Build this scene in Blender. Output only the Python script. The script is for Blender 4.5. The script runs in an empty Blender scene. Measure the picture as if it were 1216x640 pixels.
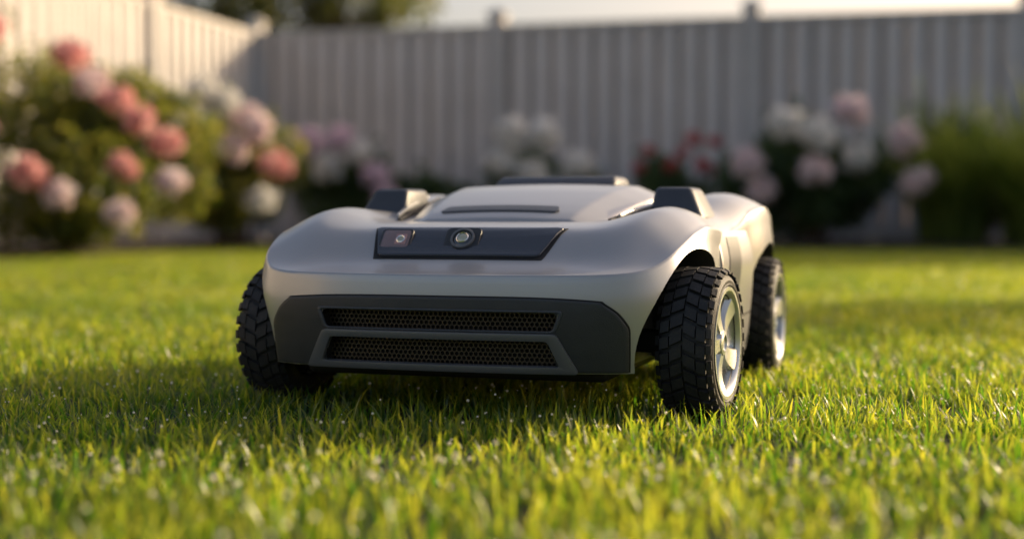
import bpy, bmesh, math, random
import numpy as np
from mathutils import Vector, Matrix
from mathutils.bvhtree import BVHTree
random.seed(7); rng=np.random.default_rng(11)
S=bpy.context.scene
S.view_settings.view_transform='Standard'; S.view_settings.look='None'; S.view_settings.exposure=0
COL=S.collection

# ---------------------------------------------------------------- materials
def mat(name,color,rough=.5,metal=0,spec=.5,coat=0,noise=0,nscale=20,bump=0,bscale=60,rvar=0,trans=None,tw=0):
    m=bpy.data.materials.new(name); m.use_nodes=True
    nt=m.node_tree; b=nt.nodes['Principled BSDF']; L=nt.links
    b.inputs['Base Color'].default_value=(*color,1); b.inputs['Roughness'].default_value=rough
    b.inputs['Metallic'].default_value=metal; b.inputs['Specular IOR Level'].default_value=spec
    b.inputs['Coat Weight'].default_value=coat; b.inputs['Coat Roughness'].default_value=.16
    tc=nt.nodes.new('ShaderNodeTexCoord')
    if noise or rvar:
        n=nt.nodes.new('ShaderNodeTexNoise'); n.inputs['Scale'].default_value=nscale; n.inputs['Detail'].default_value=5
        L.new(tc.outputs['Object'],n.inputs['Vector'])
        if noise:
            mr=nt.nodes.new('ShaderNodeMapRange'); mr.inputs['To Min'].default_value=1-noise; mr.inputs['To Max'].default_value=1+noise
            mr.inputs['From Min'].default_value=.3; mr.inputs['From Max'].default_value=.7
            L.new(n.outputs['Fac'],mr.inputs['Value'])
            v=nt.nodes.new('ShaderNodeVectorMath'); v.operation='SCALE'; v.inputs[0].default_value=color
            L.new(mr.outputs[0],v.inputs['Scale']); L.new(v.outputs[0],b.inputs['Base Color'])
        if rvar:
            mr=nt.nodes.new('ShaderNodeMapRange'); mr.inputs['To Min'].default_value=max(.02,rough-rvar); mr.inputs['To Max'].default_value=rough+rvar
            mr.inputs['From Min'].default_value=.3; mr.inputs['From Max'].default_value=.7
            L.new(n.outputs['Fac'],mr.inputs['Value']); L.new(mr.outputs[0],b.inputs['Roughness'])
    if bump:
        n=nt.nodes.new('ShaderNodeTexNoise'); n.inputs['Scale'].default_value=bscale; n.inputs['Detail'].default_value=3
        L.new(tc.outputs['Object'],n.inputs['Vector'])
        bp=nt.nodes.new('ShaderNodeBump'); bp.inputs['Strength'].default_value=bump; bp.inputs['Distance'].default_value=.002
        L.new(n.outputs['Fac'],bp.inputs['Height']); L.new(bp.outputs[0],b.inputs['Normal'])
    return m
def leafmat(name,c1,c2,t1,t2,tw=.4,rough=.45,spec=.4,wscale=.8):
    m=bpy.data.materials.new(name); m.use_nodes=True
    nt=m.node_tree; b=nt.nodes['Principled BSDF']; L=nt.links; out=nt.nodes['Material Output']
    b.inputs['Roughness'].default_value=rough; b.inputs['Specular IOR Level'].default_value=spec
    at=nt.nodes.new('ShaderNodeAttribute'); at.attribute_name='rnd'
    g=nt.nodes.new('ShaderNodeNewGeometry')
    n=nt.nodes.new('ShaderNodeTexNoise'); n.inputs['Scale'].default_value=wscale; n.inputs['Detail'].default_value=4
    L.new(g.outputs['Position'],n.inputs['Vector'])
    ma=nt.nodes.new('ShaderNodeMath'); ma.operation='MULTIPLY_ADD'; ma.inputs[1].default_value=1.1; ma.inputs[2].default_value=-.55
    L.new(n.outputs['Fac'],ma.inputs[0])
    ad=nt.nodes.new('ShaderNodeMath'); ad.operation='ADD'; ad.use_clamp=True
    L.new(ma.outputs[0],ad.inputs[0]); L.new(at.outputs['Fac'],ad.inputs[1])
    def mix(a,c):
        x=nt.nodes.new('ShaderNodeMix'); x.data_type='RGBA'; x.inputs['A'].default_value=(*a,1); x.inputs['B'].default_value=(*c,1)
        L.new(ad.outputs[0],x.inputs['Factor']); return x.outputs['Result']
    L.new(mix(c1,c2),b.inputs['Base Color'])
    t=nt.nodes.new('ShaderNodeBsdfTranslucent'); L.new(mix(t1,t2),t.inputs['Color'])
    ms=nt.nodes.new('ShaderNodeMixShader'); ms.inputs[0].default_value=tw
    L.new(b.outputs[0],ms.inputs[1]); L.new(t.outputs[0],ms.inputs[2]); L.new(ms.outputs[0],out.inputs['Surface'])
    return m
M_body=mat('silver_paint',(.41,.41,.415),.32,.45,.5,.4,noise=.02,nscale=9,rvar=.03)
M_slate=mat('slate_plastic',(.045,.052,.066),.38,0,.5,noise=.08,nscale=40,bump=.15,bscale=900)
M_dark=mat('dark_plastic',(.028,.031,.036),.42,0,.5,noise=.1,nscale=40,bump=.2,bscale=900)
M_black=mat('black_void',(.008,.008,.009),.7)
M_frame=mat('frame_plastic',(.12,.125,.135),.34,.2,.5,rvar=.05)
M_mesh=mat('grille_mesh',(.06,.045,.03),.4,.5)
M_gloss=mat('gloss_panel',(.03,.036,.05),.16,0,.6,.5)
M_rubber=mat('tyre_rubber',(.022,.022,.023),.62,0,.4,noise=.25,nscale=60,bump=.3,bscale=400)
M_rim=mat('rim_alloy',(.62,.63,.64),.3,.75,.5,.2,rvar=.05)
M_lens=mat('lens_glass',(.02,.025,.03),.04,0,.9,1)
M_lensr=mat('sensor_window',(.20,.13,.13),.12,0,.8,1)
M_lensg=mat('lens_inner',(.55,.53,.38),.15,.5,.8,1)
M_chrome=mat('chrome',(.7,.7,.7),.15,1)
M_red=mat('sensor_red',(.45,.24,.22),.25,.2,.6,1)

def mesh_obj(name,verts,faces,m=None,parent=None,smooth=False,angle=None):
    me=bpy.data.meshes.new(name); me.from_pydata([tuple(map(float,v)) for v in verts],[],faces)
    me.update(); o=bpy.data.objects.new(name,me); COL.objects.link(o)
    if m: me.materials.append(m)
    if smooth: shade(o,angle)
    if parent: o.parent=parent
    return o
def shade(o,angle=None):
    me=o.data
    me.polygons.foreach_set('use_smooth',[True]*len(me.polygons))
    if angle: me.set_sharp_from_angle(angle=math.radians(angle))
def apply_mods(o):
    dg=bpy.context.evaluated_depsgraph_get(); dg.update()
    me=bpy.data.meshes.new_from_object(o.evaluated_get(dg)); o.modifiers.clear(); o.data=me
def bevel(o,w,seg=3,ang=30):
    b=o.modifiers.new('b','BEVEL'); b.width=w; b.segments=seg; b.limit_method='ANGLE'; b.angle_limit=math.radians(ang)
def recalc(o):
    bm=bmesh.new(); bm.from_mesh(o.data); bmesh.ops.recalc_face_normals(bm,faces=bm.faces); bm.to_mesh(o.data); bm.free()
def empty(name,loc=(0,0,0),rz=0):
    e=bpy.data.objects.new(name,None); e.location=loc; e.rotation_euler=(0,0,rz); COL.objects.link(e); e.empty_display_size=.2; return e
def box(name,x0,x1,y0,y1,z0,z1,m,parent=None,bw=0,taper=(0,0,0,0)):
    a,b,c,d=taper
    v=[(x0,y0,z0),(x1,y0,z0),(x1,y1,z0),(x0,y1,z0),(x0+a,y0+c,z1),(x1-b,y0+c,z1),(x1-b,y1-d,z1),(x0+a,y1-d,z1)]
    f=[(3,2,1,0),(4,5,6,7),(0,1,5,4),(1,2,6,5),(2,3,7,6),(3,0,4,7)]
    o=mesh_obj(name,v,f,m)
    if bw: bevel(o,bw); apply_mods(o); shade(o,40)
    if parent: o.parent=parent
    return o
def tab(pts,sig=.012):
    xs=np.array([p[0] for p in pts]); ys=np.array([p[1] for p in pts])
    g=np.linspace(xs[0]-.1,xs[-1]+.1,1200); v=np.interp(g,xs,ys)
    d=g[1]-g[0]; k=np.exp(-.5*(np.arange(-200,201)*d/sig)**2); k/=k.sum()
    v=np.convolve(np.pad(v,200,mode='edge'),k,mode='valid')
    return lambda t: float(np.interp(t,g,v))
def sstep(a,b,x):
    t=min(1,max(0,(x-a)/(b-a))); return t*t*(3-2*t)

# ================================================================ MOWER
MOW=empty('robot_lawn_mower')
half=[(0,-.130),(.10,-.126),(.165,-.116),(.203,-.098),(.228,-.066),(.239,-.03),(.246,.02),(.249,.07),(.248,.13),(.246,.18),(.247,.25),(.252,.31),(.260,.37),(.262,.44),(.252,.50),(.21,.53),(.10,.54),(0,.542)]
loop=half+[(-x,y) for x,y in reversed(half[1:-1])]
def catmull(P,n=16):
    out=[]; N=len(P)
    for i in range(N):
        p0,p1,p2,p3=[np.array(P[(i+k)%N],float) for k in(-1,0,1,2)]
        for j in range(n):
            t=j/n
            out.append(.5*((2*p1)+(-p0+p2)*t+(2*p0-5*p1+4*p2-p3)*t*t+(-p0+3*p1-3*p2+p3)*t**3))
    return np.array(out)
dn=catmull(loop,24); dd=np.vstack([dn,dn[:1]]); sl=np.r_[0,np.cumsum(np.linalg.norm(np.diff(dd,axis=0),axis=1))]
NT=320; tt=np.arange(NT)/NT*sl[-1]
OUT=np.stack([np.interp(tt,sl,dd[:,0]),np.interp(tt,sl,dd[:,1])],1)
tg=np.roll(OUT,-1,0)-np.roll(OUT,1,0); tg/=np.linalg.norm(tg,axis=1)[:,None]; NRM=np.stack([tg[:,1],-tg[:,0]],1)
if NRM[0][1]>0: NRM=-NRM
E=tab([(-.135,.145),(-.11,.147),(-.085,.152),(-.05,.170),(0,.187),(.05,.195),(.12,.192),(.2,.185),(.27,.192),(.33,.212),(.40,.220),(.47,.208),(.545,.15)],.010)
BASE=tab([(-.14,.144),(-.115,.149),(-.080,.156),(-.067,.161),(-.032,.190),(.0,.196),(.03,.199),(.08,.199),(.26,.215),(.35,.222),(.45,.21),(.55,.15)],.0065)
FEN=tab([(-.14,.145),(-.10,.153),(-.06,.178),(-.02,.200),(.03,.213),(.09,.217),(.18,.212),(.26,.212),(.33,.230),(.40,.238),(.47,.224),(.55,.15)],.013)
def H(x,y):
    g=sstep(.125,.2,abs(x)); return BASE(y)*(1-g)+FEN(y)*g
C0=np.array([0,.2])
verts=[];rings=[]
def addring(p):
    i=len(verts); verts.extend(p); rings.append(list(range(i,i+len(p))))
ZB=.046
def wallring(frac):
    P=[]
    for k in range(NT):
        x,y=OUT[k]; e=E(y)-.0035
        z=ZB+(e-ZB)*frac
        off=-.006*(1-frac)**2.2+.0025*math.sin(frac*math.pi)
        fl=.011*math.exp(-((y-0)/.075)**2)+.006*math.exp(-((y-.4)/.07)**2)
        off+=fl*sstep(.3,.75,frac)*(1-sstep(.72,1.05,frac))
        q=OUT[k]+NRM[k]*off; P.append((q[0],q[1],z))
    addring(P)
for fr in [0,.04,.12,.25,.4,.55,.68,.78,.86,.93,1.0]: wallring(fr)
for a in (30,60,90):
    P=[]
    for k in range(NT):
        x,y=OUT[k]; r=.0035; e=E(y)-r
        q=OUT[k]-NRM[k]*r*(1-math.cos(math.radians(a))); P.append((q[0],q[1],e+r*math.sin(math.radians(a))))
    addring(P)
for s in [.985,.965,.94,.91,.885,.86,.835,.81,.79,.77,.75,.72,.69,.66,.63,.6,.55,.5,.45,.4,.35,.3,.25,.2,.15,.1,.05]:
    P=[]
    for k in range(NT):
        b=OUT[k]-NRM[k]*.0035; q=C0+(b-C0)*s; e=E(OUT[k][1]); h=H(q[0],q[1])
        t=min(1,(1-s)/.2); w=math.sin(t*math.pi/2)**.9
        P.append((q[0],q[1],e+(h-e)*w))
    addring(P)
faces=[]
for a,b in zip(rings[:-1],rings[1:]):
    for k in range(NT): faces.append((a[k],a[(k+1)%NT],b[(k+1)%NT],b[k]))
verts.append((0,.2,H(0,.2))); c=len(verts)-1
for k in range(NT): faces.append((rings[-1][k],rings[-1][(k+1)%NT],c))
verts.append((0,.2,ZB)); c=len(verts)-1
for k in range(NT): faces.append((rings[0][(k+1)%NT],rings[0][k],c))
body=mesh_obj('body_shell',verts,faces,M_body); recalc(body)
bm=bmesh.new(); bm.from_mesh(body.data); BV=BVHTree.FromBMesh(bm); bm.free()
def front_y(x,z):
    r=BV.ray_cast(Vector((x,-1,z)),Vector((0,1,0))); return r[0].y if r[0] else -.1
def top_hit(x,y,bv=None):
    r=(bv or BV).ray_cast(Vector((x,y,1)),Vector((0,0,-1))); return (r[0].z,r[1]) if r[0] else (.2,Vector((0,0,1)))
def cyl(name,c,r,x0,x1,m,n=64,parent=None):
    v=[];f=[]
    for x in(x0,x1):
        for k in range(n):
            a=2*math.pi*k/n; v.append((x,c[0]+r*math.cos(a),c[1]+r*math.sin(a)))
    for k in range(n): f.append((k,(k+1)%n,n+(k+1)%n,n+k))
    f.append(tuple(range(n))[::-1]); f.append(tuple(range(n,2*n)))
    o=mesh_obj(name,v,f,m,parent); recalc(o); return o
cut=[]
for sx in(-1,1):
    for wy,r in((0.0,.0965),(.405,.0965)):
        a,b=sorted((sx*.178,sx*.33)); cut.append(cyl('c',(wy,.0745),r,a,b,M_dark))
def slot(x,z0,z1,y1,tap=0,parent=None):
    o=box('s',-x,x,-.2,y1,z0,z1,M_black,taper=(tap,tap,0,0)); 
    b=o.modifiers.new('b','BEVEL'); b.width=.006; b.segments=4; b.limit_method='ANGLE'; b.angle_limit=.6
    apply_mods(o); return o
slots=[slot(.126,.0875,.1080,-.085,-.004),slot(.128,.0525,.0815,-.085,.006)]
def boolean(o,cs):
    for cc in cs:
        m=o.modifiers.new('x','BOOLEAN'); m.operation='DIFFERENCE'; m.object=cc; m.solver='EXACT'
        try: m.material_mode='TRANSFER'
        except Exception as e: print(e)
    apply_mods(o)
boolean(body,cut+slots)
shade(body,28); body.parent=MOW
def grid_panel(name,fn,nu,nv,thick,m,bev=.001,inward=None,ang=35):
    v=[];f=[]
    for j in range(nv+1):
        for i in range(nu+1): v.append(fn(i/nu,j/nv))
    for j in range(nv):
        for i in range(nu):
            a=j*(nu+1)+i; f.append((a,a+1,a+nu+2,a+nu+1))
    o=mesh_obj(name,v,f,m)
    s=o.modifiers.new('s','SOLIDIFY'); s.thickness=thick; s.offset=0
    if bev: bevel(o,bev,2,50)
    apply_mods(o); return o
wf=tab([(.03,.194),(.06,.196),(.095,.197),(.112,.186),(.1235,.168)],.0035)
def fas(u,v,dw=0):
    z=.0475+(.1225+dw-.0475)*v; w=wf(z-dw)+dw; x=(2*u-1)*w
    zz=z-.004*abs(2*u-1)**4*v
    return (x,front_y(x,zz)-(.0015 if not dw else -.0006),zz)
fascia=grid_panel('bumper_fascia',fas,90,26,.006,M_dark,.0012)
boolean(fascia,slots); shade(fascia,35); fascia.parent=MOW
o=grid_panel('bumper_gap',lambda u,v:fas(u,v,.0014),90,26,.0024,M_black,0); boolean(o,slots); o.parent=MOW
def resamp(P,n):
    P=np.array(P,float); Q=np.vstack([P,P[:1]]); 
    out=[]
    for a,b in zip(Q[:-1],Q[1:]):
        for j in range(n): out.append(a+(b-a)*j/n)
    return out
def roundpoly(P,r,k=5):
    out=[];N=len(P)
    for i in range(N):
        p0,p1,p2=[np.array(P[(i+d)%N],float) for d in(-1,0,1)]
        a=p1+(p0-p1)/np.linalg.norm(p0-p1)*r; b=p1+(p2-p1)/np.linalg.norm(p2-p1)*r
        for j in range(k+1):
            t=j/k; out.append((1-t)**2*a+2*t*(1-t)*p1+t*t*b)
    return out
def ring_panel(name,outer,inner,off,thick,m,n=6,ry=.005):
    o1=resamp(roundpoly(outer,ry),n); i1=resamp(roundpoly(inner,ry*.8),n); v=[];f=[]
    for p in o1: v.append((p[0],front_y(p[0],p[1])-off,p[1]))
    for p in i1: v.append((p[0],front_y(p[0],p[1])-off,p[1]))
    N=len(o1)
    for k in range(N): f.append((k,(k+1)%N,N+(k+1)%N,N+k))
    o=mesh_obj(name,v,f,m); recalc(o)
    s=o.modifiers.new('s','SOLIDIFY'); s.thickness=thick; s.offset=0; bevel(o,.0015,2,50); apply_mods(o); shade(o,40); o.parent=MOW; return o
ring_panel('grille_frame',[(-.150,.0465),(.150,.0465),(.128,.0870),(-.128,.0870)],[(-.131,.0535),(.131,.0535),(.119,.0795),(-.119,.0795)],.005,.007,M_frame)
ring_panel('upper_grille_trim',[(-.128,.0875),(.128,.0875),(.136,.1105),(-.136,.1105)],[(-.124,.0895),(.124,.0895),(.131,.1080),(-.131,.1080)],.0042,.003,M_slate)
def hexmesh():
    v=[];f=[]; p=.0052; R=p/math.sqrt(3)
    for j in range(-1,16):
        for i in range(-27,28):
            cx=i*p+(p/2 if j%2 else 0); cz=.050+j*1.5*R
            if not(.048<cz<.113) or abs(cx)>.138: continue
            b=len(v)
            for rr,dy in((R,0),(R*.74,0),(R*.74,.003)):
                for k in range(6):
                    a=math.pi/6+k*math.pi/3; x=cx+rr*math.cos(a); z=cz+rr*math.sin(a)
                    v.append((x,-.130+.30*x*x+.012+dy,z))
            for l in(0,6):
                for k in range(6): f.append((b+l+k,b+l+(k+1)%6,b+l+6+(k+1)%6,b+l+6+k))
    return mesh_obj('grille_mesh',v,f,M_mesh,MOW)
hexmesh()
box('grille_back',-.14,.14,-.1,-.09,.046,.114,M_black,MOW)
# camera panel
PY0,PY1=-.0685,-.026
def pan(u,v):
    y=PY0+(PY1-PY0)*v; w=.0925+.0155*v
    x=(2*u-1)*w; ym=(PY0+PY1)/2
    c=abs(2*u-1); y=ym+(y-ym)*(1-.12*max(0,(c-.93)/.07)**2)
    z,n=top_hit(x,y); return (x+n.x*.001,y+n.y*.001,z+n.z*.001)
panel=grid_panel('sensor_panel',pan,60,16,.005,M_gloss,.0015); shade(panel,35); panel.parent=MOW
def pan2(u,v):
    y=PY0-.003+(PY1-PY0+.006)*v; w=.0955+.016*v; x=(2*u-1)*w
    z,n=top_hit(x,y); return (x,y,z-.0008)
p2=grid_panel('sensor_panel_gap',pan2,60,16,.003,M_black,0); p2.parent=MOW
def frame_at(x,y,tilt=0):
    z,n=top_hit(x,y); n=n.normalized(); n=Vector((0,n.y,n.z)).normalized(); n=(Matrix.Rotation(tilt,3,'X')@n); ax=Vector((1,0,0)); ay=n.cross(ax)
    m=Matrix((ax,ay,n)).transposed().to_4x4(); m.translation=Vector((x,y,z)); return m
def rrect(name,mtx,cx,cy,w,h,r,z0,z1,m,k=6):
    P=roundpoly([(-w/2+cx,-h/2+cy),(w/2+cx,-h/2+cy),(w/2+cx,h/2+cy),(-w/2+cx,h/2+cy)],r,k); n=len(P)
    v=[mtx@Vector((p[0],p[1],z0)) for p in P]+[mtx@Vector((p[0],p[1],z1)) for p in P]
    f=[(a,(a+1)%n,n+(a+1)%n,n+a) for a in range(n)]+[tuple(range(n))[::-1],tuple(range(n,2*n))]
    o=mesh_obj(name,v,f,m); recalc(o); bevel(o,.0008,2,50); apply_mods(o); shade(o,40); o.parent=MOW; return o
def dome(name,mtx,cx,cy,r,z,hh,m,n=32,rg=7):
    v=[];f=[]
    for j in range(rg):
        a=j/(rg-1)*math.pi/2*.999
        for k in range(n):
            t=2*math.pi*k/n; v.append(mtx@Vector((cx+r*math.cos(a)*math.cos(t),cy+r*math.cos(a)*math.sin(t),z+hh*math.sin(a))))
    for j in range(rg-1):
        for k in range(n): f.append((j*n+k,j*n+(k+1)%n,(j+1)*n+(k+1)%n,(j+1)*n+k))
    f.append(tuple(range((rg-1)*n,rg*n)))
    o=mesh_obj(name,v,f,m,MOW,True); return o
def ringz(name,mtx,cx,cy,r0,r1,z0,z1,m,n=40):
    v=[];f=[]
    prof=[(r1,z0),(r1,z1),((r0+r1)/2,z1+.0006),(r0,z1),(r0,z0)]
    for r,z in prof:
        for k in range(n):
            t=2*math.pi*k/n; v.append(mtx@Vector((cx+r*math.cos(t),cy+r*math.sin(t),z)))
    for j in range(4):
        for k in range(n): f.append((j*n+k,j*n+(k+1)%n,(j+1)*n+(k+1)%n,(j+1)*n+k))
    return mesh_obj(name,v,f,m,MOW,True,40)
TL=math.radians(10)
F=frame_at(-.077,-.0475,TL)
rrect('sensor_window_bezel',F,0,0,.037,.029,.005,.000,.0052,M_dark)
rrect('sensor_window',F,0,0,.032,.024,.004,.003,.0058,M_lensr)
rrect('sensor_window_element',F,.006,-.001,.013,.015,.002,.004,.0063,M_red)
ringz('sensor_window_ring',F,.006,-.001,.0036,.0052,.004,.0068,M_chrome); dome('sensor_window_eye',F,.006,-.001,.0036,.0062,.001,M_lensg)
F=frame_at(.0,-.0475,TL)
rrect('camera_bezel',F,0,0,.040,.033,.007,.000,.0052,M_dark)
ringz('camera_ring',F,.001,0,.0108,.0135,.004,.0078,M_frame)
dome('camera_lens',F,.001,0,.0109,.0056,.0030,M_lens); ringz('camera_lens_ring',F,.001,0,.0058,.0070,.0070,.0086,M_chrome)
dome('camera_lens_core',F,.001,0,.0058,.0076,.0020,M_lensg)
# ---- lid
LZ=tab([(.04,.190),(.062,.203),(.085,.2120),(.12,.2215),(.16,.2305),(.2,.2385),(.26,.2465),(.36,.2495),(.42,.245)],.008)
LW=tab([(.05,.116),(.1,.124),(.26,.148),(.32,.146),(.38,.13),(.42,.12)],.012)
def lidpt(u,v,exp=0,dz=0):
    c=2*u-1
    yf=.060-exp+.014*abs(c)**5; yb=.395+exp-.02*abs(c)**4
    y=yf+(yb-yf)*v; w=LW(y)+exp; x=c*w
    z=LZ(y)-.006*c*c-.16*max(0,abs(c)-.74)*.30
    ed=min((1-abs(c))*w,(y-yf),(yb-y)); r=.006
    if ed<r: z-=r*(1-math.sqrt(max(0,1-((r-ed)/r)**2)))*.8
    return (x,y,z+dz)
def lidobj(name,exp,dz,m,nu=70,nv=60,skirt=.03):
    us=np.unique(np.r_[np.linspace(0,.03,6),np.linspace(.03,.97,nu),np.linspace(.97,1,6)]); vs=np.unique(np.r_[np.linspace(0,.03,6),np.linspace(.03,.97,nv),np.linspace(.97,1,6)])
    nu=len(us)-1;nv=len(vs)-1; v=[];f=[]
    for b in vs:
        for a in us: v.append(lidpt(a,b,exp,dz))
    for j in range(nv):
        for i in range(nu):
            a=j*(nu+1)+i; f.append((a,a+1,a+nu+2,a+nu+1))
    per=[i for i in range(nu+1)]+[j*(nu+1)+nu for j in range(1,nv+1)]+[nv*(nu+1)+i for i in range(nu-1,-1,-1)]+[j*(nu+1) for j in range(nv-1,0,-1)]
    b0=len(v)
    for p in per: v.append((v[p][0],v[p][1],v[p][2]-skirt))
    n=len(per)
    for k in range(n): f.append((per[k],b0+k,b0+(k+1)%n,per[(k+1)%n]))
    o=mesh_obj(name,v,f,m); recalc(o); shade(o,32); return o
lid=lidobj('top_cover',0,0,M_body); lid.parent=MOW
bm=bmesh.new(); bm.from_mesh(lid.data); LB=BVHTree.FromBMesh(bm); bm.free()
gap=lidobj('top_cover_gap',.004,-.0075,M_black,skirt=.03); gap.parent=MOW  # black slab under the cover edge, draws the dark of the gap
def slotp(u,v):
    c=2*u-1; x=-.004+c*(.073-.003*v); y=.083+.022*v; y=.094+(y-.094)*(1-.5*max(0,(abs(c)-.94)/.06)**2)
    z,n=top_hit(x,y,LB); return (x,y,z+.0006)
o=grid_panel('handle_slot',slotp,50,6,.0022,M_slate,.0006); shade(o,40); o.parent=MOW
o=box('top_plate',-.084,.084,.300,.385,.246,.2585,M_slate,MOW,.004,(.006,.006,.02,.006))
for sx in(-1,1):
    def lou(u,v,sx=sx):
        y=.085+.20*v; x=sx*(LW(y)+.006+(.004+.030*v)*u)
        z,n=top_hit(x,y); return (x,y,z+.0015+.012*v*(1-u)**2)
    o=grid_panel('side_vent_recess',lou,10,30,.002,M_black,0); shade(o,40); o.parent=MOW
    def fin(u,v,sx=sx):
        y=.10+.175*v; x=sx*(LW(y)+.012+(.003+.011*v)*u+.006*v)
        z,n=top_hit(x,y); return (x,y,z+.004+.012*v*(1-u*.3))
    o=grid_panel('side_vent_fin',fin,8,30,.003,M_body,.001); shade(o,40); o.parent=MOW
    xc=sx*.190
    bx=box('shoulder_module',xc-.034,xc+.034,.165,.265,.200,.2405,M_slate,None,0,(.004 if sx>0 else .020,.020 if sx>0 else .004,.022,.01))
    bevel(bx,.006,4); apply_mods(bx); shade(bx,40); bx.parent=MOW
    def flank(u,v,sx=sx):
        y=.104+.205*u; z=.037+.150*v
        y=y+(.030*min(1,v*1.6))*(1-2*u)*.6
        return (sx*(.2545+.010*u-.016*(1-v)**3*1.0 -.014*v**5-.004*math.sin(math.pi*min(1,v*1.3))),y,z)
    o=grid_panel('side_flank',flank,30,24,.006,M_body,.0015); shade(o,40); o.parent=MOW
    def rec(u,v,sx=sx):
        x,y,z=flank(.10+.36*u+.16*v,.36+.60*v); return (x+sx*.0032,y,z)
    o=grid_panel('side_recess',rec,8,20,.0015,M_slate,0); shade(o,40); o.parent=MOW
    def sl2(u,v,sx=sx):
        x,y,z=flank(.02+.96*u,.27+.018*v+.05*u); return (x+sx*.0030,y,z)
    o=grid_panel('flank_seam',sl2,20,2,.0010,M_black,0); o.parent=MOW
# underbody
box('chassis',-.17,.17,-.085,.50,.034,.075,M_black,MOW,.008)
box('axle_front',-.22,.24,-.012,.012,.060,.084,M_black,MOW,.004); box('axle_rear',-.22,.24,.393,.417,.060,.084,M_black,MOW,.004)
# ---- wheels
def tyre_mesh():
    v=[];f=[]; prof=[(-.026,.050),(-.030,.056),(-.032,.064),(-.030,.0705),(-.024,.0745),(-.012,.0758),(0,.076),(.012,.0758),(.024,.0745),(.030,.0705),(.0325,.066),(.0320,.0625),(.0330,.0615),(.0315,.0595),(.0305,.0565),(.026,.050)]
    n=96; K=len(prof)
    for k in range(n):
        a=2*math.pi*k/n
        for x,r in prof: v.append((x,r*math.cos(a),r*math.sin(a)))
    for k in range(n):
        for j in range(K-1): f.append((k*K+j,k*K+j+1,((k+1)%n)*K+j+1,((k+1)%n)*K+j))
    def block(x0,x1,r0,r1,a0,a1,sk):
        b=len(v)
        for x,rt in((x0,r0),(x1,r1)):
            for a in(a0,a1):
                aa=a+sk*(x-x0)
                for r,ins in((.073,0),(rt,.004)):
                    ia=aa+(ins if a==a0 else -ins)
                    v.append((x,r*math.cos(ia),r*math.sin(ia)))
        for ff in((0,1,3,2),(4,6,7,5),(1,5,7,3),(0,4,5,1),(2,3,7,6)): f.append(tuple(b+i for i in ff))
    N=30
    for k in range(N):
        a=2*math.pi*k/N; d=2*math.pi/N
        for s in(-1,1):
            off=0 if s>0 else d/2
            block(s*.0010,s*.0145,.0800,.0798,a+off,a+off+d*.74,s*5)
            block(s*.0160,s*.0262,.0797,.0787,a+off+.10,a+off+.10+d*.72,s*3)
            block(s*.0272,s*.0325,.0782,.0750,a+off+.10,a+off+.10+d*.60,0)
    return v,f
tv,tf=tyre_mesh()
def wheel(name,x,y,side,steer=0,sc=1.005):
    e=bpy.data.objects.new(name,None); COL.objects.link(e); e.parent=MOW; e.location=(x,y,.0715); e.scale=(.90,sc,sc)
    e.rotation_euler=(random.random()*6,0,(0 if side>0 else math.pi)+steer)
    t=mesh_obj('tyre',tv,tf,M_rubber,e); recalc(t); shade(t,30)
    def rev(nm,prof,m,n=72):
        v=[];f=[];K=len(prof)
        for k in range(n):
            a=2*math.pi*k/n
            for xx,r in prof: v.append((xx,r*math.cos(a),r*math.sin(a)))
        for k in range(n):
            for j in range(K-1): f.append((k*K+j,k*K+j+1,((k+1)%n)*K+j+1,((k+1)%n)*K+j))
        o=mesh_obj(nm,v,f,m,e); recalc(o); shade(o,35); return o
    rev('rim',[(-.02,.051),(.026,.0515),(.0312,.0595),(.0328,.0590),(.0328,.0555),(.030,.0525),(.020,.0495),(-.018,.0485)],M_rim)
    rev('hub',[(.005,.016),(.024,.015),(.0275,.0125),(.0285,.0085),(.0265,.0075),(.0265,0.0001)],M_rim)
    rev('backing_disc',[(.004,.0500),(.006,.046),(.006,.0001)],M_dark)  # plain dark backing disc behind the spokes
    v=[];f=[]
    for k in range(5):
        a0=2*math.pi*k/5; ns=6; b=len(v)
        for i in range(ns+1):
            t=i/ns; r=.010+.0445*t; w=.0080+.0085*t**1.3; xx=.0268+.0035*t-.004*math.sin(t*math.pi); tw=.14*t
            for wx,dx in((-w,-.006),(-w*.72,0),(w*.72,0),(w,-.006),(w*.9,-.012),(-w*.9,-.012)):
                py=r*math.cos(a0+tw)-wx*math.sin(a0+tw); pz=r*math.sin(a0+tw)+wx*math.cos(a0+tw)
                v.append((xx+dx,py,pz))
        for i in range(ns):
            for j in range(6): f.append((b+i*6+j,b+i*6+(j+1)%6,b+(i+1)*6+(j+1)%6,b+(i+1)*6+j))
    o=mesh_obj('spokes',v,f,M_rim,e); recalc(o); shade(o,30)
st=math.radians(-4)
wheel('wheel_front_left',.2515,0,1,st); wheel('wheel_front_right',-.2290,0,-1,st)
wheel('wheel_rear_left',.2520,.405,1,0); wheel('wheel_rear_right',-.2400,.405,-1,0)
for cc in cut+slots: bpy.data.objects.remove(cc)
MOW.location=(-.038,1.585,.0095); MOW.rotation_euler=(0,0,math.radians(-18))

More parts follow.
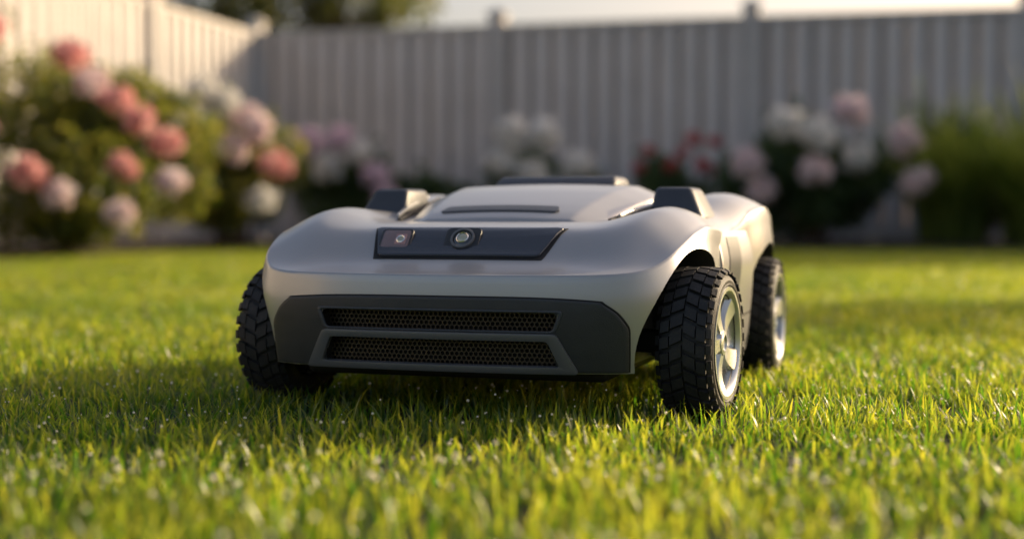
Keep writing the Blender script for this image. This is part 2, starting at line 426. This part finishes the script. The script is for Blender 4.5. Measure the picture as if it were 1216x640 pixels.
# ================================================================ GROUND & LAWN
g=mesh_obj('ground',[(-400,-400,0),(400,-400,0),(400,400,0),(-400,400,0)],[(0,1,2,3)],mat('soil_and_thatch',(.02,.028,.01),.95,noise=.5,nscale=30,bump=.6,bscale=200))
CORN=np.array([-2.19,12.2]); DR=np.array([.9703,-.2419]); NR=np.array([-.2419,-.9703]); DL=NR.copy(); NL=DR.copy()
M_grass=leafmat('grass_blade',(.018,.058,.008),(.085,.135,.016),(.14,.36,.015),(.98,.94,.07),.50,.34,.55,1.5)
M_dew=leafmat('dew_drop_glint',(.98,.95,.86),(.98,.95,.86),(.98,.95,.84),(.98,.95,.84),.5,.08,1)  # opaque warm white, the drops' sun glint is put into the colour
ico=bmesh.new(); bmesh.ops.create_icosphere(ico,subdivisions=1,radius=1); IV=[tuple(v.co) for v in ico.verts]; IF=[tuple(v.index for v in f.verts) for f in ico.faces]; ico.free()
tcol=bpy.data.collections.new('grass_tufts')
TS=.30
def tuft(i,nb,ndew,wk=1,big=0):
    v=[];f=[];r=[];mi=[]
    tips=[]
    for b in range(nb):
        x,y=(random.random()-.5)*TS*1.15,(random.random()-.5)*TS*1.15
        L=random.uniform(.013,.029)*(1.4 if random.random()<.16 else 1)*(1.12 if big else 1); w=random.uniform(.0007,.0014)*wk
        a=random.random()*2*math.pi; lean=random.uniform(.05,.95); dx,dy=math.cos(a),math.sin(a)
        ta=a+math.pi/2+random.uniform(-.6,.6); wx,wy=math.cos(ta)*w,math.sin(ta)*w
        c=random.gauss(.38,.28); b0=len(v)
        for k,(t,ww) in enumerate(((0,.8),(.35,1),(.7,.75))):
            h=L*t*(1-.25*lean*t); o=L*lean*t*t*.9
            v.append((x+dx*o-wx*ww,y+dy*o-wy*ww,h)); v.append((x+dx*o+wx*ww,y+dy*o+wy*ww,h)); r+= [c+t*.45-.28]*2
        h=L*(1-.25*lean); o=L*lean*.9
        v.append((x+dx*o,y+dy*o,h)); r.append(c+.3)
        f+=[(b0,b0+1,b0+3,b0+2),(b0+2,b0+3,b0+5,b0+4),(b0+4,b0+5,b0+6)]; mi+=[0]*3
        tips.append(((x+dx*o,y+dy*o,h),L))
    tips.sort(key=lambda t:-t[0][2])
    for tp,_ in random.sample(tips[:nb//(5 if big else 2)],ndew):
        s=random.uniform(.0004,.0010) if random.random()<.65 else random.uniform(.0010,.0018); b0=len(v)
        if big: s=random.uniform(.0013,.0024)
        for q in IV: v.append((tp[0]+q[0]*s,tp[1]+q[1]*s,tp[2]+q[2]*s)); r.append(0)
        for q in IF: f.append(tuple(b0+k for k in q)); mi.append(1)
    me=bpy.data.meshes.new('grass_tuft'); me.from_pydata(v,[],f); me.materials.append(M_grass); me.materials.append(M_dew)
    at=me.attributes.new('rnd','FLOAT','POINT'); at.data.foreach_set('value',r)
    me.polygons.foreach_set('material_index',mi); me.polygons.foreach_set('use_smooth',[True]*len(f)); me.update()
    o=bpy.data.objects.new('grass_tuft_%d'%i,me); tcol.objects.link(o)
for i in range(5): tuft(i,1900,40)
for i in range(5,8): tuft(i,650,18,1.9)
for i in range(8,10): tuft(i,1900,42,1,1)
pts=[];idx=[]
y=-.9
while y<11.5:
    x=-5.2
    while x<7.5:
        p=np.array([x+random.uniform(-.03,.03),y+random.uniform(-.03,.03)])
        dr=np.dot(p-CORN,NR); dl=np.dot(p-CORN,NL)
        if dr>1.95+.1*math.sin(p[0]*2.1) and dl>.95 and abs(p[0])<1.6+p[1]*.62:
            pts.append((p[0],p[1],0)); idx.append(random.randint(8,9) if y<1.0 else random.randint(0,4) if y<3.6 else random.randint(5,7))
        x+=TS
    y+=TS
lawn=mesh_obj('grass',pts,[]); a=lawn.data.attributes.new('idx','INT','POINT'); a.data.foreach_set('value',idx)
ng=bpy.data.node_groups.new('grass_scatter','GeometryNodeTree')
ng.interface.new_socket('Geometry',in_out='INPUT',socket_type='NodeSocketGeometry'); ng.interface.new_socket('Geometry',in_out='OUTPUT',socket_type='NodeSocketGeometry')
N=ng.nodes; gi=N.new('NodeGroupInput'); go=N.new('NodeGroupOutput'); ip=N.new('GeometryNodeInstanceOnPoints'); ci=N.new('GeometryNodeCollectionInfo')
ci.inputs['Collection'].default_value=tcol; ci.inputs['Separate Children'].default_value=True; ci.inputs['Reset Children'].default_value=True
r1=N.new('FunctionNodeRandomValue'); r1.data_type='FLOAT_VECTOR'; r1.inputs[0].default_value=(0,0,0); r1.inputs[1].default_value=(0,0,6.283)
r2=N.new('FunctionNodeRandomValue'); r2.data_type='FLOAT_VECTOR'; r2.inputs[0].default_value=(1,1,.8); r2.inputs[1].default_value=(1.12,1.12,1.15); r2.inputs['Seed'].default_value=5
r3=N.new('GeometryNodeInputNamedAttribute'); r3.data_type='INT'; r3.inputs['Name'].default_value='idx'
ng.links.new(gi.outputs[0],ip.inputs['Points']); ng.links.new(ci.outputs[0],ip.inputs['Instance']); ip.inputs['Pick Instance'].default_value=True
ng.links.new(r1.outputs[0],ip.inputs['Rotation']); ng.links.new(r2.outputs[0],ip.inputs['Scale']); ng.links.new(r3.outputs['Attribute'],ip.inputs['Instance Index'])
ng.links.new(ip.outputs[0],go.inputs[0])
md=lawn.modifiers.new('scatter','NODES'); md.node_group=ng
M_mulch=mat('mulch',(.045,.028,.018),.95,noise=.5,nscale=25,bump=1,bscale=60)
def bed():
    v=[];f=[];nu,nv=160,16
    for i in range(nu+1):
        s=-.2+12*i/nu
        for j in range(nv+1):
            d=-.05+(1.97+.08*math.sin(s*2.2))*j/nv; p=CORN+DR*s+NR*d
            z=.004+.05*math.sin(math.pi*min(1,j/nv))**.5+random.uniform(-.012,.012)*(0<j<nv)
            v.append((p[0],p[1],z if j<nv else .002))
    for i in range(nu):
        for j in range(nv):
            a=i*(nv+1)+j; f.append((a,a+nv+1,a+nv+2,a+1))
    b=len(v)
    for i in range(121):
        s=1.9+10*i/120
        for j in range(9):
            d=-.05+1.05*j/8; p=CORN+DL*s+NL*d
            v.append((p[0],p[1],.006+.05*math.sin(math.pi*j/8)+random.uniform(-.012,.012)*(0<j<8)))
    for i in range(120):
        for j in range(8):
            a=b+i*9+j; f.append((a,a+1,a+10,a+9))
    return mesh_obj('garden_bed',v,f,M_mulch,None,True)
bed()
# ================================================================ FENCES
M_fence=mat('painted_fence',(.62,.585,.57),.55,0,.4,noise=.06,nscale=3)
M_fenceb=mat('painted_fence_groove_shade',(.35,.33,.325),.6,0,.4,noise=.06,nscale=3)  # darker fence tone on the set-back boards, groove shade put into the colour
M_fence2=mat('painted_fence_post',(.50,.475,.46),.6,0,.4,noise=.06,nscale=3)
def fence(name,origin,d,n,length,posts):
    F=empty(name); d=np.array(d); n=np.array(n)
    def bx(v,f,s0,s1,t0,t1,z0,z1):
        b=len(v)
        for z in(z0,z1):
            for s,t in((s0,t0),(s1,t0),(s1,t1),(s0,t1)):
                p=origin+d*s+n*t; v.append((p[0],p[1],z))
        for q in((3,2,1,0),(4,5,6,7),(0,1,5,4),(1,2,6,5),(2,3,7,6),(3,0,4,7)): f.append(tuple(b+i for i in q))
    v=[];f=[];v2=[];f2=[]; s=.05
    while s<length:
        o=random.uniform(-.002,.002)
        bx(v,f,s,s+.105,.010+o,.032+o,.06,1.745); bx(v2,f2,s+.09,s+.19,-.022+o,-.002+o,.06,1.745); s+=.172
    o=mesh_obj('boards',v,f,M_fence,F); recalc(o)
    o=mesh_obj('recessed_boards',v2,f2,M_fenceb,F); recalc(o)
    v=[];f=[]
    bx(v,f,0,length,-.034,.045,1.745,1.79); bx(v,f,0,length,.033,.050,.05,.17)
    o=mesh_obj('rails',v,f,M_fence2,F); recalc(o)
    v=[];f=[]
    for s in posts:
        bx(v,f,s-.062,s+.062,-.062,.068,0,1.86); bx(v,f,s-.08,s+.08,-.08,.086,1.86,1.885)
        b=len(v)
        for ss,t in((s-.07,-.07),(s+.07,-.07),(s+.07,.076),(s-.07,.076)):
            p=origin+d*ss+n*t; v.append((p[0],p[1],1.885))
        p=origin+d*s+n*.003; v.append((p[0],p[1],1.935))
        f+= [(b,b+1,b+4),(b+1,b+2,b+4),(b+2,b+3,b+4),(b+3,b,b+4)]
    o=mesh_obj('posts',v,f,M_fence2,F); recalc(o)
fence('garden_fence',CORN,DR,NR,12.5,[.0+.0]+[2.14+2.05*i for i in range(6)])
fence('garden_fence',CORN+DL*.1,DL,NL,14.4,[1.75+2.05*i for i in range(7)])
# ================================================================ PLANTS
M_leafa=leafmat('rose_leaf',(.035,.07,.014),(.11,.13,.03),(.16,.24,.02),(.66,.58,.10),.48,.4,.5,3)
M_leafb=leafmat('dark_leaf',(.03,.065,.02),(.08,.125,.045),(.08,.16,.03),(.22,.30,.06),.35,.45,.4,3)
M_fern=leafmat('strap_leaf',(.08,.12,.02),(.15,.19,.045),(.28,.40,.04),(.55,.58,.1),.5,.45,.4,3)
M_tree=leafmat('tree_leaf',(.03,.055,.012),(.09,.11,.03),(.12,.18,.02),(.45,.42,.10),.45,.4,.5,1)
M_stem=mat('woody_stem',(.07,.05,.03),.85,noise=.3,nscale=20)
def petal(n,c): return leafmat(n,c,tuple(min(.9,k*1.2) for k in c),c,tuple(min(.9,k*1.2) for k in c),.4,.6,.2,8)
PM={'p':petal('petal_pink',(.86,.48,.46)),'w':petal('petal_white',(.88,.85,.80)),'m':petal('petal_mauve',(.78,.62,.70)),'r':petal('petal_red',(.58,.13,.13)),'b':petal('petal_blush',(.88,.70,.71))}
def cards(v,f,r,P,Nn,size,asp=.5,fold=.2):
    for p,n,s in zip(P,Nn,size):
        n=n/ (np.linalg.norm(n)+1e-9); t=np.cross(n,rng.normal(size=3)); t/=np.linalg.norm(t)+1e-9; b=np.cross(n,t)
        i=len(v); w=s*asp*.5
        v.extend([p-t*s*.5,p+b*w+n*fold*w,p+t*s*.5-n*s*.15,p-b*w+n*fold*w]); f.append((i,i+1,i+2,i+3)); r.extend([float(np.clip(rng.normal(.45,.25),0,1))]*4)
def attr_obj(name,v,f,r,m,parent,smooth=False):
    o=mesh_obj(name,v,f,m,parent,smooth); a=o.data.attributes.new('rnd','FLOAT','POINT'); a.data.foreach_set('value',np.array(r,dtype=np.float32)); return o
def limb(v,f,pts,rad,n=6):
    b=len(v)
    for p,rr in zip(pts,rad):
        for k in range(n):
            a=2*math.pi*k/n; v.append((p[0]+rr*math.cos(a),p[1]+rr*math.sin(a),p[2]))
    for i in range(len(pts)-1):
        for k in range(n): f.append((b+i*n+k,b+i*n+(k+1)%n,b+(i+1)*n+(k+1)%n,b+(i+1)*n+k))
def bush(name,c,rad,h,nleaf,m,flowers,fr=.09,leaf=.075,lumps=14):
    B=empty(name,(c[0],c[1],0)); v=[];f=[];r=[]
    LC=[]
    for k in range(lumps):
        a=rng.uniform(0,2*math.pi); q=rng.uniform(.15,.75)*rad; z=rng.uniform(.22,.82)*h
        q*= (1-.45*max(0,z/h-.5)); LC.append((np.array([q*math.cos(a),q*math.sin(a),z]),rng.uniform(.26,.42)*rad))
    n=nleaf//lumps
    for cc,lr in LC:
        d=rng.normal(size=(n,3)); d/=np.linalg.norm(d,axis=1)[:,None]; q=rng.uniform(.35,1.08,n)**.6
        P=cc+d*(q*lr)[:,None]*np.array([1,1,.9]); ok=P[:,2]>.04
        Nn=d+rng.normal(size=(n,3))*.6+np.array([0,0,.4])
        cards(v,f,r,P[ok],Nn[ok],rng.uniform(.6,1.25,ok.sum())*leaf)
    for k in range(lumps*2):
        cc,lr=LC[k%lumps]; d=rng.normal(size=3)+np.array([0,0,1.2]); d/=np.linalg.norm(d)
        L=lr*rng.uniform(1.1,1.6); T=np.linspace(.7,1,9)
        P=cc+d*(T*L)[:,None]+rng.normal(size=(9,3))*.015
        cards(v,f,r,P,rng.normal(size=(9,3)),np.full(9,leaf*.8))
    attr_obj('leaves',v,f,r,m,B)
    v=[];f=[]
    for cc,lr in LC:
        a=np.array([rng.normal()*.05,rng.normal()*.05,0]); mid=(a+cc)/2+np.array([0,0,.05]); limb(v,f,[a,mid,cc,cc+np.array([0,0,lr*.6])],[.014,.011,.007,.003])
    mesh_obj('stems',v,f,M_stem,B)
    by={}
    for fl in flowers:
        x,y,z,k=fl[:4]; rr=(fl[4] if len(fl)>4 else fr)*rng.uniform(.88,1.1); by.setdefault(k,[]).append((np.array([x-c[0],y-c[1],z]),rr))
    for k,L in by.items():
        v=[];f=[];r=[]
        for cc,rr in L:
            n=110; d=rng.normal(size=(n,3)); d/=np.linalg.norm(d,axis=1)[:,None]; q=np.linspace(.35,1,n)
            cards(v,f,r,cc+d*(q*rr)[:,None]*np.array([1,1,.85]),d+rng.normal(size=(n,3))*.35,np.full(n,rr*.7),.95,.45)
        attr_obj('blooms',v,f,r,PM[k],B)
def FR(pts,y,k=None,j=.12): return [(x,y+rng.uniform(-j,j),z,kk) for x,z,kk in pts]
bush('rose_bush',(-2.45,7.85),.88,1.22,10500,M_leafa,
  FR([(-2.66,.66,'p'),(-2.43,.44,'p'),(-2.11,.90,'b'),(-1.95,.80,'p'),(-1.84,.70,'p'),(-1.76,.60,'p'),(-1.92,.47,'p'),(-1.69,.40,'b'),(-2.0,.24,'b'),(-2.62,1.16,'p'),(-2.2,1.03,'p'),(-2.28,.34,'b'),(-2.8,.22,'p')],7.15),fr=.085,lumps=17)
bush('rose_bush',(-3.0,6.2),.6,.95,4500,M_leafa,FR([(-2.7,.5,'p'),(-2.8,.8,'p'),(-2.6,.3,'b')],5.7),fr=.085)
bush('rose_bush',(-1.86,9.55),.62,.98,6500,M_leafa,
  FR([(-1.93,1.02,'w'),(-2.06,.93,'w'),(-1.76,.66,'b'),(-1.50,.56,'p'),(-1.7,.86,'b'),(-1.56,.33,'w'),(-1.8,.95,'w'),(-1.62,.78,'b'),(-2.0,.5,'p')],9.0),fr=.10)
bush('hydrangea_bush',(-1.28,11.1),.55,.72,4500,M_leafb,
  FR([(-1.50,.78,'m'),(-1.28,.81,'m'),(-1.14,.71,'w'),(-1.38,.59,'w'),(-1.01,.54,'m'),(-.92,.35,'m')],10.5),fr=.115)
bush('low_shrub',(-.55,10.9),.42,.55,2600,M_leafb,[],lumps=9)
bush('hydrangea_bush',(.22,10.75),.55,.72,4500,M_leafb,
  FR([(-.08,.61,'w'),(.0,.82,'w'),(.22,.81,'w'),(.48,.60,'w'),(.14,.53,'w'),(.35,.42,'w')],10.1),fr=.115)
bush('red_flowering_shrub',(1.22,10.5),.45,.68,3600,M_leafb,
  [(.9+rng.uniform(0,.6),10.2+rng.uniform(-.15,.15),rng.uniform(.56,.78),'r') for i in range(9)],fr=.05)
bush('hydrangea_bush',(2.12,10.0),.72,.92,8500,M_leafb,
  FR([(1.99,.53,'b'),(2.3,.62,'w'),(1.99,.76,'w'),(2.25,.92,'b'),(1.79,.84,'w'),(2.57,.72,'b'),(2.63,.46,'b'),(1.56,.58,'b'),(1.66,.4,'b')],9.35),fr=.115)
def straps(name,c,n,L,spread):
    B=empty(name,(c[0],c[1],0)); v=[];f=[];r=[]
    for k in range(n):
        a=rng.uniform(0,6.283); l=L*rng.uniform(.55,1.15); le=rng.uniform(.15,.9); w=rng.uniform(.010,.022); q=rng.uniform(0,spread); p0=np.array([q*math.cos(a),q*math.sin(a),0]); a+=rng.normal()*.6
        i=len(v); col=float(np.clip(rng.normal(.5,.25),0,1)); side=np.array([-math.sin(a),math.cos(a),0])
        for t in np.linspace(0,1,7):
            p=p0+np.array([math.cos(a)*l*le*t*t*.9,math.sin(a)*l*le*t*t*.9,l*(t-.55*le*t**2.6)]); ww=w*(1-t**2*.93); v.extend([p-side*ww,p+side*ww]); r.extend([col]*2)
        for j in range(6): f.append((i+2*j,i+2*j+1,i+2*j+3,i+2*j+2))
    attr_obj('blades',v,f,r,M_fern,B)
straps('ornamental_grass',(2.98,9.65),360,1.12,.22)
straps('ornamental_grass',(3.45,9.3),360,1.22,.22)
straps('ornamental_grass',(4.2,9.3),400,1.1,.22)
bush('garden_shrub',(3.3,10.2),.7,.95,4500,M_leafb,[])
def tree(name,c,trunk,cz,R,nleaf,leaf=.12,nl=34,tr=.12,lr0=(.2,.36)):
    B=empty(name,(c[0],c[1],0)); v=[];f=[]
    limb(v,f,[(0,0,0),(.03*tr/.12,.02,trunk*.5),(-.02,.03,trunk),(.02,0,cz+R[2]*.4)],[tr,tr*.8,tr*.65,tr*.25],12)
    LC=[]
    for k in range(nl):
        d=rng.normal(size=3); d/=np.linalg.norm(d); cc=np.array([0,0,cz])+d*np.array(R)*rng.uniform(.35,.9); LC.append((cc,rng.uniform(*lr0)*R[0]))
        st=np.array([0,0,trunk*rng.uniform(.8,1.1)]); limb(v,f,[st,(st+cc)/2+np.array([0,0,.12*tr/.12]),cc],[tr*.33,tr*.22,tr*.08])
    mesh_obj('trunk',v,f,M_stem,B); v=[];f=[];r=[]; n=nleaf//nl
    for cc,lr in LC:
        d=rng.normal(size=(n,3)); d/=np.linalg.norm(d,axis=1)[:,None]
        cards(v,f,r,cc+d*(rng.uniform(.2,1.1,n)**.6*lr)[:,None],d+rng.normal(size=(n,3)),rng.uniform(.6,1.3,n)*leaf)
    attr_obj('crown',v,f,r,M_tree,B)
tree('far_shade_tree',(-3.7,16.3),1.6,2.95,(1.8,1.5,1.15),4600,.12,44,.1,(.14,.27))
tree('far_shade_tree',(-2.2,17.2),1.6,3.0,(1.6,1.5,1.1),4600,.12,44,.1,(.14,.27))
tree('far_shade_tree',(-6.3,17.5),2.0,4.2,(2.0,1.8,1.9),7000)
tree('far_shade_tree',(8.3,10.9),1.9,2.9,(1.4,1.0,.75),6000)  # out of view, added to cast shade on the far right lawn
tree('offscreen_shade_tree',(3.75,4.75),.85,1.42,(.65,.5,.25),3600,.06,16,.03)  # unseen tree added for the shadow band on the lawn at right

# ================================================================ LIGHT
az=math.radians(58); el=math.radians(20)
sd=Vector((math.sin(az)*math.cos(el),math.cos(az)*math.cos(el),math.sin(el)))
sun=bpy.data.lights.new('sun','SUN'); sun.energy=5.0; sun.angle=math.radians(.5); sun.color=(1,.80,.50)
so=bpy.data.objects.new('sun',sun); COL.objects.link(so); so.rotation_euler=sd.to_track_quat('Z','Y').to_euler(); so.location=(6,4,5)
w=bpy.data.worlds.new('World'); S.world=w; w.use_nodes=True; nt=w.node_tree
sk=nt.nodes.new('ShaderNodeTexSky'); sk.sky_type='NISHITA'; sk.sun_disc=False; sk.sun_elevation=el; sk.sun_rotation=az; sk.dust_density=5; sk.air_density=.9; sk.ozone_density=.8
vm=nt.nodes.new('ShaderNodeVectorMath'); vm.operation='MULTIPLY'; vm.inputs[1].default_value=(1.48,1.32,1.22)
nt.links.new(sk.outputs[0],vm.inputs[0]); nt.links.new(vm.outputs[0],nt.nodes['Background'].inputs['Color']); nt.nodes['Background'].inputs['Strength'].default_value=.15
# ================================================================ CAMERA
cam=bpy.data.cameras.new('camera'); co=bpy.data.objects.new('camera',cam); COL.objects.link(co)
cam.lens=50; cam.sensor_width=36; cam.clip_start=.02; cam.clip_end=2000
co.location=(0,0,.212); co.rotation_euler=(math.radians(90-2.04),0,0)
cam.dof.use_dof=True; cam.dof.focus_distance=1.46; cam.dof.aperture_fstop=2.4
S.camera=co
